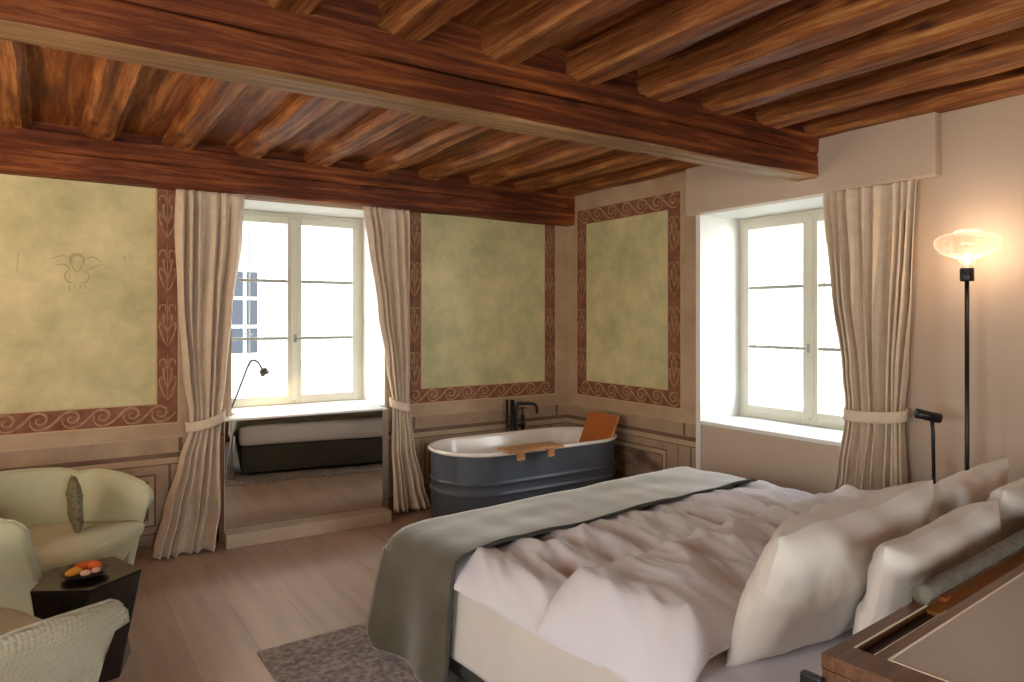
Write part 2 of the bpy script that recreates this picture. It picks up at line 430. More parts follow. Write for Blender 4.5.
PM = ['plaster', 'green', 'border', 'scroll', 'line', 'cream', 'dado', 'dado_dark', 'dado_light', 'marble', 'sketch', 'sketch_light']
def scroll_band(w, u0, u1, v0, v1, period=0.16):
    n = max(1, round((u1 - u0) / period)); p = (u1 - u0) / n; H = v1 - v0
    S = [(-.24, .62), (-.27, .4), (-.14, .15), (.08, .1), (.33, .25), (.58, .55), (.78, .83), (1.0, .92), (1.2, .8), (1.24, .56), (1.1, .36), (.93, .42), (.92, .6), (1.04, .64)]
    for i in range(-1, n):
        pts = [(u0 + (i + x + .35) * p, v0 + y * H) for x, y in S]
        pts = [q for q in pts if u0 + .004 <= q[0] <= u1 - .004]
        if len(pts) > 3: w.ribbon(pts, 0.015, 'scroll')
def leaf_band(w, u0, u1, v0, v1, unit=0.34):
    c = (u0 + u1) / 2; W = (u1 - u0) / 2 * .8; n = max(1, round((v1 - v0) / unit)); q = (v1 - v0) / n
    for i in range(n):
        z = v0 + i * q
        w.ribbon([(c, z + .05 * q), (c, z + .5 * q), (c, z + .95 * q)], .006, 'scroll')
        for sgn in (-1, 1):
            w.ribbon([(c, z + .08 * q), (c + sgn * W * .5, z + .18 * q), (c + sgn * W, z + .42 * q), (c + sgn * W * .8, z + .5 * q), (c + sgn * W * .6, z + .42 * q)], .010, 'scroll')
            w.ribbon([(c, z + .3 * q), (c + sgn * W * .35, z + .45 * q), (c + sgn * W * .55, z + .66 * q), (c + sgn * W * .25, z + .6 * q)], .011, 'scroll')
            w.ribbon([(c + sgn * .01, z + .66 * q), (c + sgn * W * .3, z + .82 * q), (c + sgn * W * .9, z + .8 * q), (c + sgn * W * .95, z + .72 * q)], .010, 'scroll')
def panel(w, gu0, gu1, gv0, gv1, bw, top=True):
    """green wash field with a red scroll border"""
    w.rect(gu0 - bw, gu1 + bw, gv0 - bw, gv1 + (bw if top else 0), 'border')
    w.rect(gu0 - bw - .008, gu0 - bw, gv0 - bw - .008, gv1 + (bw if top else 0), 'line')
    w.rect(gu1 + bw, gu1 + bw + .008, gv0 - bw - .008, gv1 + (bw if top else 0), 'line')
    w.rect(gu0 - bw, gu1 + bw, gv0 - bw - .008, gv0 - bw, 'line')
    w.rect(gu0, gu1, gv0, gv1, 'line')
    w.rect(gu0 + .01, gu1 - .01, gv0 + .008, gv1 - (.008 if top else 0), 'green')
    scroll_band(w, gu0 - bw, gu1 + bw, gv0 - bw, gv0)
    if top: scroll_band(w, gu0 - bw, gu1 + bw, gv1, gv1 + bw)
    leaf_band(w, gu0 - bw, gu0, gv0, gv1); leaf_band(w, gu1, gu1 + bw, gv0, gv1)
def dado(w, u0, u1, piers, fields):
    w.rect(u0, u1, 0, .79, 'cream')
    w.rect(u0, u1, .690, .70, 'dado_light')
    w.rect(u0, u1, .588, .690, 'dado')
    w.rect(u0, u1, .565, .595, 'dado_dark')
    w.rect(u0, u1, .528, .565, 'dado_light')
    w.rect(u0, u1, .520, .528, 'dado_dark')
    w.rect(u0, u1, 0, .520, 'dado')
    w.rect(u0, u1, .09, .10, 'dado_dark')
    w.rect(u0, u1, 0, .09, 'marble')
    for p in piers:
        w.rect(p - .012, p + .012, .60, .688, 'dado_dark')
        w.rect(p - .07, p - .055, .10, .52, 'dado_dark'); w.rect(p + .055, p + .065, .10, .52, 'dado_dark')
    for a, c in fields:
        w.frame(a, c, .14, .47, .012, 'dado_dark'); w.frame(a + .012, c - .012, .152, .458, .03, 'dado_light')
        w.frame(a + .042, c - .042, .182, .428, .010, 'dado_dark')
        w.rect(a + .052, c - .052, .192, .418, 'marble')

# back wall (u = x)
w = WallPaint(lambda u, v, o: (u, YB - o, v), XL, XR, 0, ZC, 'cream', PM)
w.hole(W1[0], W1[1], W1[2], W1[3])
dado(w, XL, XR, [.72, 2.36, 3.74], [(XL + .2, -1.0), (-.8, .58), (2.45, 3.63)])
w.rect(W1[0] - .03, W1[1] + .03, 0, W1[2], 'plaster')
w.rect(W1[0] - .02, W1[1] + .02, W1[2], W1[3], 'plaster')
panel(w, -1.55, .586, .905, ZB0 + .02, .118, top=False)
panel(w, 2.42, 3.613, .90, ZB0 + .02, .108, top=False)
# faded winged figure drawn on the big panel
fx, fz = .158, 1.745
def fig(pts, wd, m='sketch'): w.ribbon([(fx + a * .68, fz + c * .72) for a, c in pts], wd * .8, m, off=.002)
fig([(-.20, .07), (-.10, .10), (-.03, .06)], .008); fig([(.19, .05), (.12, .10), (.04, .07)], .008)
fig([(-.16, .02), (-.09, .03), (-.05, -.02)], .010); fig([(.20, .04), (.13, .02), (.07, -.02)], .008)
fig([(-.045, .03), (-.05, .08), (-.02, .11), (.02, .11), (.05, .08), (.045, .03)], .022)
fig([(-.03, .05), (-.03, .0), (0, -.025), (.028, .0), (.03, .05)], .008)
fig([(-.018, .05), (-.008, .052)], .008); fig([(.008, .052), (.02, .05)], .008); fig([(-.01, .012), (.01, .012)], .005)
fig([(-.06, -.01), (-.09, -.06), (-.07, -.11), (-.03, -.12)], .012); fig([(.06, -.01), (.09, -.06), (.07, -.11), (.03, -.12)], .010)
fig([(-.03, -.05), (0, -.08), (.03, -.05)], .008, 'sketch_light'); fig([(-.06, -.04), (-.055, -.09)], .02, 'sketch_light'); fig([(.06, -.04), (.055, -.09)], .02, 'sketch_light')
fig([(-.06, -.13), (-.055, -.19)], .010); fig([(-.02, -.13), (-.02, -.17)], .006); fig([(.02, -.13), (.025, -.17)], .006); fig([(.06, -.13), (.06, -.17)], .006)
fig([(.36, .12), (.37, .06)], .008); fig([(.42, .11), (.40, .13)], .008); fig([(.36, -.08), (.365, -.18)], .006); fig([(-.42, .12), (-.43, -.05)], .006)
w.finish('wall_back')

# right wall (u = y)
w = WallPaint(lambda u, v, o: (XR - o, u, v), YF, YB, 0, ZC, 'plaster', PM)
w.hole(W2[0], W2[1], W2[2], W2[3])
w.rect(3.41, YB, 0, ZC, 'cream')
dado(w, 3.41, YB, [3.53], [(3.70, 4.80)])
panel(w, 3.688, 4.635, .912, 2.255, .122)
w.finish('wall_right')
# left and rear walls close the room behind the camera
W3 = (.1, 1.6, .60, 2.2)        # unseen window added in the left wall to bring in daylight (y0, y1)
W4 = (-.6, .9, .60, 2.2)        # unseen window added behind the camera, more daylight for the room (x0, x1)
b = MB(); T2 = .5
b.box((XL - T2, YF - T2, 0), (XL, W3[0], ZC)); b.box((XL - T2, W3[1], 0), (XL, YB + .6, ZC)); b.box((XL - T2, W3[0], 0), (XL, W3[1], W3[2])); b.box((XL - T2, W3[0], W3[3]), (XL, W3[1], ZC))
struct(b.build('wall_left', M['plaster']))
b = MB()
b.box((XL, YF - T2, 0), (W4[0], YF, ZC)); b.box((W4[1], YF - T2, 0), (XR + .6, YF, ZC)); b.box((W4[0], YF - T2, 0), (W4[1], YF, W4[2])); b.box((W4[0], YF - T2, W4[3]), (W4[1], YF, ZC))
struct(b.build('wall_front', M['plaster']))
# wall thickness around the openings
b = MB()
T = .62
b.box((XL, YB + .001, 0), (W1[0], YB + T, ZC + .1)); b.box((W1[1], YB + .001, 0), (XR + T, YB + T, ZC + .1))
b.box((W1[0], YB + .001, 0), (W1[1], YB + T, W1[2])); b.box((W1[0], YB + .001, W1[3]), (W1[1], YB + T, ZC + .1))
struct(b.build('wall_back_reveal', M['reveal']))
b = MB()
b.box((XR + .001, YF, 0), (XR + T, W2[0], ZC + .1)); b.box((XR + .001, W2[1], 0), (XR + T, YB, ZC + .1))
b.box((XR + .001, W2[0], 0), (XR + T, W2[1], W2[2])); b.box((XR + .001, W2[0], W2[3]), (XR + T, W2[1], ZC + .1))
struct(b.build('wall_right_reveal', M['reveal']))

# bulkhead over the right window, with the notch where the beam runs into it
b = MB()
prof_y = [(1.778, 3.455)]
b.box((XR - .07, 1.778, 2.178), (XR, 3.455, 2.60), bev=.012)
struct(b.build('trim_1', M['plaster']))
# pale corner strip and sill of the right window
b = MB(); b.box((XR - .012, 3.37, 0), (XR + .0, 3.412, 2.178), bev=.004); struct(b.build('trim_2', M['white']))
b = MB(); b.box((XR - .02, W2[0] - .03, W2[2] - .022), (XR + .44, W2[1] + .0, W2[2] + .004), bev=.005); struct(b.build('trim_3', M['white']))

# ------------------------------------------------------------------ windows
def window(name, P, u0, u1, z0, z1, posts=True):
    """P(u, depth, z) -> world; depth 0 is the inner face of the frame, + is outwards"""
    def bx(mb, ua, ub, da, db, za, zb, bev=.004):
        a = P(ua, da, za); c = P(ub, db, zb); mb.box(a, c, bev=bev)
    root = MB()
    fw = .045
    bx(root, u0, u0 + fw, 0, .08, z0, z1); bx(root, u1 - fw, u1, 0, .08, z0, z1)
    bx(root, u0 + fw, u1 - fw, 0, .0795, z1 - fw, z1 - .0005); bx(root, u0 + fw, u1 - fw, 0, .0795, z0 + .0005, z0 + .05)
    o = root.build(name, M['frame']); struct(o)
    c = (u0 + u1) / 2
    for (a, d) in ((u0 + fw - .01, c - .004), (c + .004, u1 - fw + .01)):
        s = MB(); sw = .05; za, zb = z0 + .03, z1 - .03
        bx(s, a, a + sw, -.012, .04, za, zb); bx(s, d - sw, d, -.012, .04, za, zb)
        bx(s, a + sw, d - sw, -.0115, .039, zb - .055, zb); bx(s, a + sw, d - sw, -.0115, .039, za, za + .06)
        sash = s.build('sash', M['frame'], o)
        h = (zb - .055 - za - .06) / 3
        g = MB()
        for k in (1, 2): bx(g, a + sw - .002, d - sw + .002, .0, .03, za + .06 + k * h - .011, za + .06 + k * h + .011, 0.002)
        g.build('glazing_bar', M['bar'], sash)
        g = MB(); bx(g, a + sw - .002, d - sw + .002, .012, .016, za + .058, zb - .053, 0); g.build('pane', M['glass'], sash)
    if posts:
        s = MB(); bx(s, c - .022, c + .022, -.026, -.008, z0 + .05, z1 - .05); s.build('cover_strip', M['frame'], o)
    # espagnolette handle on the cover strip
    s = MB(); zc = z0 + .52
    bx(s, c - .011, c + .011, -.034, -.024, zc - .03, zc + .03, .003)
    s.tube([P(c, -.03, zc), P(c, -.055, zc), P(c + .05, -.057, zc)], .005, seg=8)
    s.build('handle', M['metal'], o)
    # outer window leaf of the double window
    s = MB(); D = .14
    bx(s, u0, u0 + .035, D, D + .03, z0, z1); bx(s, u1 - .035, u1, D, D + .03, z0, z1); bx(s, u0, u1, D, D + .03, z1 - .04, z1); bx(s, u0, u1, D, D + .03, z0, z0 + .05)
    bx(s, c - .022, c + .022, D, D + .03, z0, z1)
    ow = s.build('outer_frame', M['frame'], o)
    r = MB(); q = u0 + (u1 - u0) * (.37 if 'window_2' in name else .23)
    r.tube([P(q, D - .012, z0 + .09), P(q, D - .012, z1 - .07)], .005, seg=6)
    r.tube([P(q - .05, D - .03, z0 + .56), P(q, D - .03, z0 + .55), P(q + .015, D - .03, z0 + .55)], .007, seg=6)
    r.build('bolt_rod', M['metal'], ow)
    return o
window('window_1', lambda u, d, z: (u, YB + DEP + d, z), W1[0], W1[1], W1[2], W1[3])
window('window_2', lambda u, d, z: (XR + .43 + d, u, z), W2[0], W2[1], W2[2] + .004, W2[3])
window('added_window_3', lambda u, d, z: (XL - .3 - d, u, z), W3[0], W3[1], W3[2], W3[3])
window('added_window_4', lambda u, d, z: (u, YF - .3 - d, z), W4[0], W4[1], W4[2], W4[3])
# sky portals help sample the daylight of the two openings
def portal(name, loc, rot, sx_, sy_):
    d = bpy.data.lights.new(name, 'AREA'); d.shape = 'RECTANGLE'; d.size = sx_; d.size_y = sy_
    d.cycles.is_portal = True
    o = bpy.data.objects.new(name, d); COL.objects.link(o); o.location = loc; o.rotation_euler = rot
portal('portal_back', (1.575, YB + T + .02, 1.5), (R(-90), 0, 0), 1.1, 1.5)
portal('portal_right', (XR + T + .02, 2.8, 1.45), (0, R(90), 0), 1.5, 1.16)

portal('portal_left', (XL - .52, .85, 1.4), (0, R(-90), 0), 1.6, 1.5)
portal('portal_front', (.15, YF - .52, 1.4), (R(90), 0, 0), 1.5, 1.6)

# street beyond the windows: plain rendered houses
def house(name, a, c, wins, label, face):
    r = thing(name, label, 'building', ((a[0] + c[0]) / 2, (a[1] + c[1]) / 2, a[2]))
    o = (r.location.x, r.location.y, r.location.z)
    mb = MB(); mb.box(a, c); mb.build('wall', M['facade'], r).location = (-o[0], -o[1], -o[2])
    for (p, z, wd, h) in wins:
        f = MB(); g = MB()
        if face == 'y':
            y = a[1]; f.box((p - wd / 2 - .08, y - .05, z - .08), (p + wd / 2 + .08, y - .002, z + h + .08)); 
            for k in range(2):
                for q in range(3):
                    g.box((p - wd / 2 + k * wd / 2 + .03, y - .07, z + q * h / 3 + .03), (p - wd / 2 + (k + 1) * wd / 2 - .03, y - .045, z + (q + 1) * h / 3 - .03))
        else:
            x = a[0]; f.box((x - .05, p - wd / 2 - .08, z - .08), (x - .002, p + wd / 2 + .08, z + h + .08))
            for k in range(2):
                for q in range(3):
                    g.box((x - .07, p - wd / 2 + k * wd / 2 + .03, z + q * h / 3 + .03), (x - .045, p - wd / 2 + (k + 1) * wd / 2 - .03, z + (q + 1) * h / 3 - .03))
        fo = f.build('window', M['shutter'], r); fo.location = (-o[0], -o[1], -o[2])
        go = g.build('pane', M['facade_dark'], fo)
    return r
house('town_house', (-3, 13, -8), (9.5, 16, 9), [(2.94, .80, .50, 1.5), (2.94, -4.0, .95, 1.9), (6.5, .80, .95, 1.5)], 'white rendered house across the street, seen through the left window', 'y')
house('town_house', (13, -2, -8), (16, 12, 9), [(7.15, 2.2, .5, 1.4)], 'white rendered house across the street, seen through the right window', 'x')
b = MB(); b.box((-20, -12, -8.2), (30, 30, -8)); struct(b.build('ground', M['facade']))

# ------------------------------------------------------------------ timbers
def timber(name, axis, a0, a1, c0, c1, z0, z1, m, label, seed, cham=.02, rough=.006, groove=None, group=None, m2=None):
    """rough hewn beam: cross-section ring swept along the axis with hewing noise"""
    mb = MB(); n = int((a1 - a0) / .09) + 1
    q = cham
    ring = [(c0 + q, z0), ((c0 + c1) / 2, z0), (c1 - q, z0), (c1, z0 + q), (c1, lerp(z0, z1, .35)), (c1, lerp(z0, z1, .5)), (c1, lerp(z0, z1, .75)), (c1, z1),
            ((c0 + c1) / 2, z1), (c0, z1), (c0, lerp(z0, z1, .75)), (c0, lerp(z0, z1, .60)), (c0, lerp(z0, z1, .57)), (c0, lerp(z0, z1, .54)), (c0, z0 + q)]
    k = len(ring); mats = [m] + ([m2] if m2 else [])
    for i in range(n + 1):
        a = lerp(a0, a1, i / n)
        for j, (c, z) in enumerate(ring):
            dn = fnoise(a * 2.2 + seed * 7, j * .9, seed) * rough + fnoise(a * 9 + seed, j * 3.1, seed * 2) * rough * .4
            dz = fnoise(a * 1.8 + seed * 3, j * 1.3, seed + 5) * rough
            cc = c + dn
            if groove and j == 12: cc += groove + .006 * fnoise(a * 1.2, seed)
            p = (a, cc, z + dz) if axis == 'X' else (cc, a, z + dz)
            mb.v.append(p)
        if i:
            for j in range(k):
                o = (i - 1) * k
                mb.f.append((o + j, o + (j + 1) % k, o + k + (j + 1) % k, o + k + j))
                mb.m.append(1 if (m2 and j in (0, 1, 2, 14)) else 0)
    mb.f.append(tuple(range(k))); mb.m.append(0); mb.f.append(tuple(range(n * k, n * k + k))[::-1]); mb.m.append(0)
    org = (a0, c0, z0) if axis == 'X' else (c0, a0, z0)
    o = mb.build(name, mats, origin=org, smooth=False)
    return tag(o, label, 'beam', group)
timber('wall_beam', 'X', XL, XR - .002, 4.785, YB - .002, ZB0, ZB1 + .01, M['beamX'], 'dark red-brown timber beam running along the top of the window wall with green panels', 3, .012, .009, groove=.008)
b = MB(); b.box((XL, YB - .075, ZB1 + .005), (XR - .005, YB - .001, ZC - .001)); struct(b.build('trim_5', M['beamX']))
b = MB(); b.box((XL, 2.455, 2.517), (XR - .04, 2.56, ZC - .001)); struct(b.build('trim_6', M['beamX']))
timber('main_beam', 'X', XL, XR - .035, 2.425, 2.585, 2.275, 2.515, M['beamX'], 'heavy hewn timber beam crossing the room below the joists, ending above the right curtain', 9, .012, .008, groove=.022, m2=M['chamfer'])
jx = [3.775, 3.335, 2.90, 2.45, 2.02, 1.58, 1.13, .70, .27, -.16, -.60, -1.05, -1.5, -1.95, -2.4]
ordn = ['nearest the right wall', 'second from the right wall', 'third from the right wall', 'fourth from the right wall', 'fifth from the right wall',
        'sixth from the right wall', 'seventh from the right wall', 'eighth from the right wall', 'ninth from the right wall', 'tenth from the right wall, at the far left']
for i, x in enumerate(jx[:11]):
    lab = 'brown timber ceiling joist, ' + (ordn[i] if i < 10 else 'over the near left corner beside the tenth joist')
    timber('ceiling_joist', 'Y', -2.38, YB - .01, x - .092, x + .092, 2.505, ZC - .002, M['beamY'], lab, 20 + i, .034, .015, group='timber ceiling joists')

# ------------------------------------------------------------------ curtains
def curtain(name, P, keys, nf, label, tie, seed, ztop, zbot, header=.10, flip=1):
    r = thing(name, label, 'curtain', P((keys[0][1] + keys[0][2]) / 2, keys[-1][3], zbot))
    L = r.location
    mb = MB(); nu = nf * 12; nv = 70
    def fn(s, t):
        z = lerp(ztop, zbot, t)
        a, c, off, amp = keyed(keys, z)
        ph = 2 * math.pi * nf * (s + .16 * fnoise(s * 3.5 + seed, seed) + .03 * fnoise(s * 3, z * 1.2, seed))
        fold = math.sin(ph); fold = fold + .35 * math.sin(2 * ph + 2 * fnoise(s * 3, seed + 2)) * fnoise(s * 4, seed + 5)
        amp2 = amp * 1.25 * (1 + .9 * fnoise(s * 5, z * .9, seed + 3))
        if z > ztop - header: amp2 *= lerp(.45, 1, (ztop - z) / header)
        o = off + amp2 * fold + .012 * fnoise(s * 3, z * 1.5, seed + 9)
        u = lerp(a, c, s) + .25 * amp * math.sin(2 * ph) * .6 + .010 * fnoise(s * 6, z * 2.1, seed + 1)
        p = P(u, o, z); return (p[0] - L.x, p[1] - L.y, p[2] - L.z)
    mb.grid(fn, nu, nv)
    mb.build('curtain_fabric', M['curtain'], r, smooth=True, mods=[('SOLIDIFY', dict(thickness=.004))])
    # tieback band wrapping the gather
    zt, ua, ub, oc, rad, dz = tie
    t = MB()
    def tb(s, v):
        a = 2 * math.pi * s
        u = lerp(ua, ub, .5) + (ub - ua) / 2 * math.cos(a) * 1.04; o = oc + rad * math.sin(a)
        z = zt + (v - .5) * .062 + dz * math.cos(a) * -1 + .012 * (math.sin(a)) * -1
        p = P(u, o + .003 * math.cos(v * 3), z); return (p[0] - L.x, p[1] - L.y, p[2] - L.z)
    t.grid(tb, 36, 4, closed_u=True)
    t.build('tieback', M['curtain'], r, smooth=True, mods=[('SOLIDIFY', dict(thickness=.006))])
    h = MB(); uu = ub if flip > 0 else ua
    p0 = P(uu + .02 * flip, .005, zt + dz * -flip); p1 = P(uu + .015 * flip, oc, zt - dz * flip)
    h.tube([Vector(p0) - L, Vector(p1) - L], .006, seg=8)
    h.build('tieback_hook', M['metal'], r)
    return r
PBk = lambda u, o, z: (u, YB - o, z)
PRt = lambda u, o, z: (XR - o, u, z)
#            z      u0    u1    off   amp
curtain('curtain', PBk, [(2.262, .68, 1.10, .072, .022), (2.0, .675, 1.085, .08, .030), (1.5, .69, 1.03, .09, .034), (1.1, .72, .985, .10, .034), (.84, .755, .95, .11, .022),
        (.76, .755, .95, .11, .022), (.55, .69, .945, .13, .032), (.25, .60, .935, .17, .035), (.04, .54, .895, .22, .035), (.012, .53, .89, .24, .03)], 6,
        'long cream linen curtain on the left side of the left window, puddling on the floor', (.80, .735, .965, .11, .075, -.03), 1.3, 2.262, .012, flip=1)
curtain('curtain', PBk, [(2.262, 1.925, 2.28, .072, .020), (2.0, 1.955, 2.275, .08, .026), (1.5, 2.03, 2.27, .09, .030), (1.1, 2.09, 2.265, .10, .028), (.84, 2.13, 2.255, .11, .018),
        (.76, 2.13, 2.255, .11, .018), (.5, 2.11, 2.29, .12, .028), (.2, 2.12, 2.36, .13, .032), (.02, 2.12, 2.41, .15, .03)], 5,
        'narrower cream linen curtain between the left window and the bathtub, tied back', (.81, 2.115, 2.27, .11, .06, .02), 4.1, 2.262, .02, flip=1)
curtain('curtain', PRt, [(2.24, 1.88, 2.40, .035, .016), (2.15, 1.88, 2.39, .045, .022), (1.6, 1.90, 2.33, .06, .034), (1.15, 1.92, 2.26, .075, .034), (.97, 1.93, 2.235, .085, .026),
        (.88, 1.93, 2.235, .085, .026), (.6, 1.91, 2.27, .10, .034), (.3, 1.88, 2.33, .11, .036), (.02, 1.86, 2.36, .11, .036)], 8,
        'beige linen curtain on the near side of the right window, tied back beside the lamps', (.925, 1.915, 2.25, .085, .075, .01), 7.7, 2.24, .02, flip=-1)

# ------------------------------------------------------------------ mirrored cabinet below the left window
ca = thing('mirrored_cabinet', 'low cabinet with a mirrored front and pale plinth below the left window', 'cabinet', (.96, 4.76, 0), R(-2.5))
b = MB(); b.box((0, 0, .09), (1.065, .012, .785), bev=.002); b.build('mirror_front', M['mirror'], ca)
b = MB(); b.box((-.035, .0, 0), (-.004, .115, .70), bev=.003); b.build('side_panel', M['brown'], ca)
b = MB(); b.box((-.003, .013, .0), (1.06, .12, .785)); b.build('carcass', M['white'], ca)
b = MB(); b.box((-.012, -.125, 0), (1.085, -.001, .088), bev=.004); b.build('plinth', M['plinth'], ca)
b = MB(); b.box((-.002, -.012, .787), (1.095, .13, .800), bev=.003); b.build('top', M['white'], ca)
b = MB(); b.box((W1[0], YB - .02, .776), (W1[1], YB + DEP, .7975), bev=.004); struct(b.build('trim_4', M['white']))

# gooseneck lamp on the sill
lp = thing('reading_lamp', 'thin gooseneck reading lamp standing on the sill of the left window', 'lamp', (1.037, 4.97, .7978))
b = MB(); b.lathe([(0, 0), (.035, 0), (.035, .010), (.012, .016), (.009, .04), (0, .04)], seg=20); b.build('base', M['metal'], lp, smooth=True)
b = MB(); b.tube(smooth_path([(0, 0, .03), (.045, 0, .14), (.10, 0, .29), (.125, 0, .345), (.15, -.005, .362), (.18, -.01, .345), (.205, -.012, .30)], 5), .0065, seg=8); b.build('gooseneck', M['lampmetal'], lp, smooth=True)
b = MB(); d = Vector((.45, -.05, -.8)).normalized(); p = Vector((.203, -.012, .305))
b.tube([p, p + d * .01, p + d * .045, p + d * .05], [.010, .028, .030, .026], seg=16); b.build('lamp_head', M['lampmetal'], lp, smooth=True)
b = MB(); b.tube([p + d * .0502, p + d * .052], [.016, .016], seg=12); b.build('light_source', M['led'], lp)
l1 = light('reading_lamp_light', 'SPOT', tuple(Vector(lp.location) + p + d * .06), 6, (1, .72, .42), spot_size=R(150), shadow_soft_size=.02)
l1.rotation_euler = (R(-6), R(-25), 0)

# ------------------------------------------------------------------ bathtub
def stadium(L, W, n=20, off=0.0):
    r = W / 2 + off; hl = L / 2 - W / 2; out = []
    for k in range(n + 1):
        a = -math.pi / 2 + math.pi * k / n; out.append((hl + r * math.cos(a), r * math.sin(a)))
    for k in range(n + 1):
        a = math.pi / 2 + math.pi * k / n; out.append((-hl + r * math.cos(a), r * math.sin(a)))
    return out
tb = thing('bathtub', 'oval freestanding bathtub, blue-grey ribbed outside and white inside, in the corner', 'bathtub', (3.02, 4.33, 0), 0)
def loft(prof, L, W):
    mb = MB(); rings = [stadium(L, W, 20, o) for o, z in prof]; n = len(rings[0])
    for rg, (o, z) in zip(rings, prof): mb.v += [(x, y, z) for x, y in rg]
    for i in range(len(prof) - 1):
        for k in range(n):
            a = i * n + k; c = i * n + (k + 1) % n; mb.f.append((a, c, c + n, a + n)); mb.m.append(0)
    return mb, n
outer = [(-.03, 0), (-.022, .01)]
z = .012
outer += [(-.022, .245), (-.020, .25), (-.012, .257), (-.008, .265), (-.012, .273), (-.020, .28), (-.022, .285), (-.022, .325), (-.020, .33), (-.012, .337), (-.008, .345), (-.012, .353), (-.020, .36), (-.021, .365), (-.016, .545)]
outer = [(o_, z_ * .94) for o_, z_ in outer]
mb, n = loft(outer, 1.565, .72); mb.f.append(tuple(range(n))[::-1]); mb.m.append(0); mb.build('outer_shell', M['tub'], tb, smooth=True)
inner = [(-.018, .545), (-.002, .55), (.004, .560), (0, .572), (-.012, .576), (-.026, .570), (-.034, .55), (-.05, .40), (-.08, .22), (-.13, .15), (-.25, .13)]
inner = [(o_, z_ * .94) for o_, z_ in inner]
mb, n = loft(inner, 1.565, .72); mb.f.append(tuple(range((len(inner) - 1) * n, len(inner) * n))); mb.m.append(0); mb.build('basin', M['enamel'], tb, smooth=True)

# wooden tray hooked over the near rim
tr = thing('bath_tray', 'narrow wooden tray hooked over the near rim of the bathtub', 'tray', (2.80, 3.955, .545))
b = MB(); b.box((-.225, -.08, 0), (.225, .09, .018), bev=.004); b.build('board', M['tray'], tr)
for x in (-.13, .12):
    b = MB(); b.box((x - .028, -.072, -.055), (x + .028, -.048, -.001), bev=.004); b.build('bracket', M['tray'], tr)
# tan headrest board leaning on the right end
hr = thing('bath_headrest', 'tan brown backrest board leaning on the right end of the bathtub', 'headrest', (3.60, 4.26, .40), 0)
b = MB(); Mx = Matrix.Rotation(R(24), 4, 'Y'); b.box((-.010, -.172, -.20), (.010, .172, .305), bev=.004, M=Mx); b.build('board', M['leather'], hr)
b = MB(); b.box((-.0115, -.176, -.20), (.0115, -.1725, .308), bev=.001, M=Mx); b.box((-.0115, -.176, .3055), (.0115, .176, .3105), bev=.001, M=Mx); b.build('edge', M['leather_edge'], hr)

# black floor-mounted bath mixer behind the tub
fc = thing('bath_mixer', 'black bath mixer with hooked spout standing behind the bathtub', 'tap', (3.205, 4.80, 0))
b = MB(); b.tube([(0, 0, 0), (0, 0, .775)], .019, seg=14); b.lathe([(0, 0), (.05, 0), (.05, .012), (.02, .016)], seg=18); b.build('riser', M['black'], fc, smooth=True)
b = MB(); b.tube([(-.052, 0, 0), (-.052, 0, .78)], .011, seg=12); b.lathe([(0, 0), (.03, 0), (.03, .01), (.012, .014)], c=(-.052, 0, 0), seg=18); b.build('hand_shower', M['black'], fc, smooth=True)
b = MB(); b.tube(smooth_path([(.04, 0, .50), (.04, 0, .68), (.055, -.005, .735), (.10, -.02, .74), (.17, -.05, .735), (.20, -.06, .715), (.205, -.062, .655)], 5), .013, seg=12); b.build('spout', M['black'], fc, smooth=True)
b = MB(); b.tube([(.11, .01, .52), (.11, .01, .64)], .018, seg=12); b.tube([(.11, .01, .64), (.11, .01, .70)], .007, seg=8); b.tube([(.075, .01, .70), (.145, .01, .70)], .006, seg=8); b.build('lever', M['black'], fc, smooth=True)
b = MB(); b.tube([(-.052, 0, .56), (.13, .01, .56)], .014, seg=12); b.tube([(-.052, 0, .64), (.04, 0, .64)], .008, seg=10); b.build('crossbar', M['black'], fc, smooth=True)

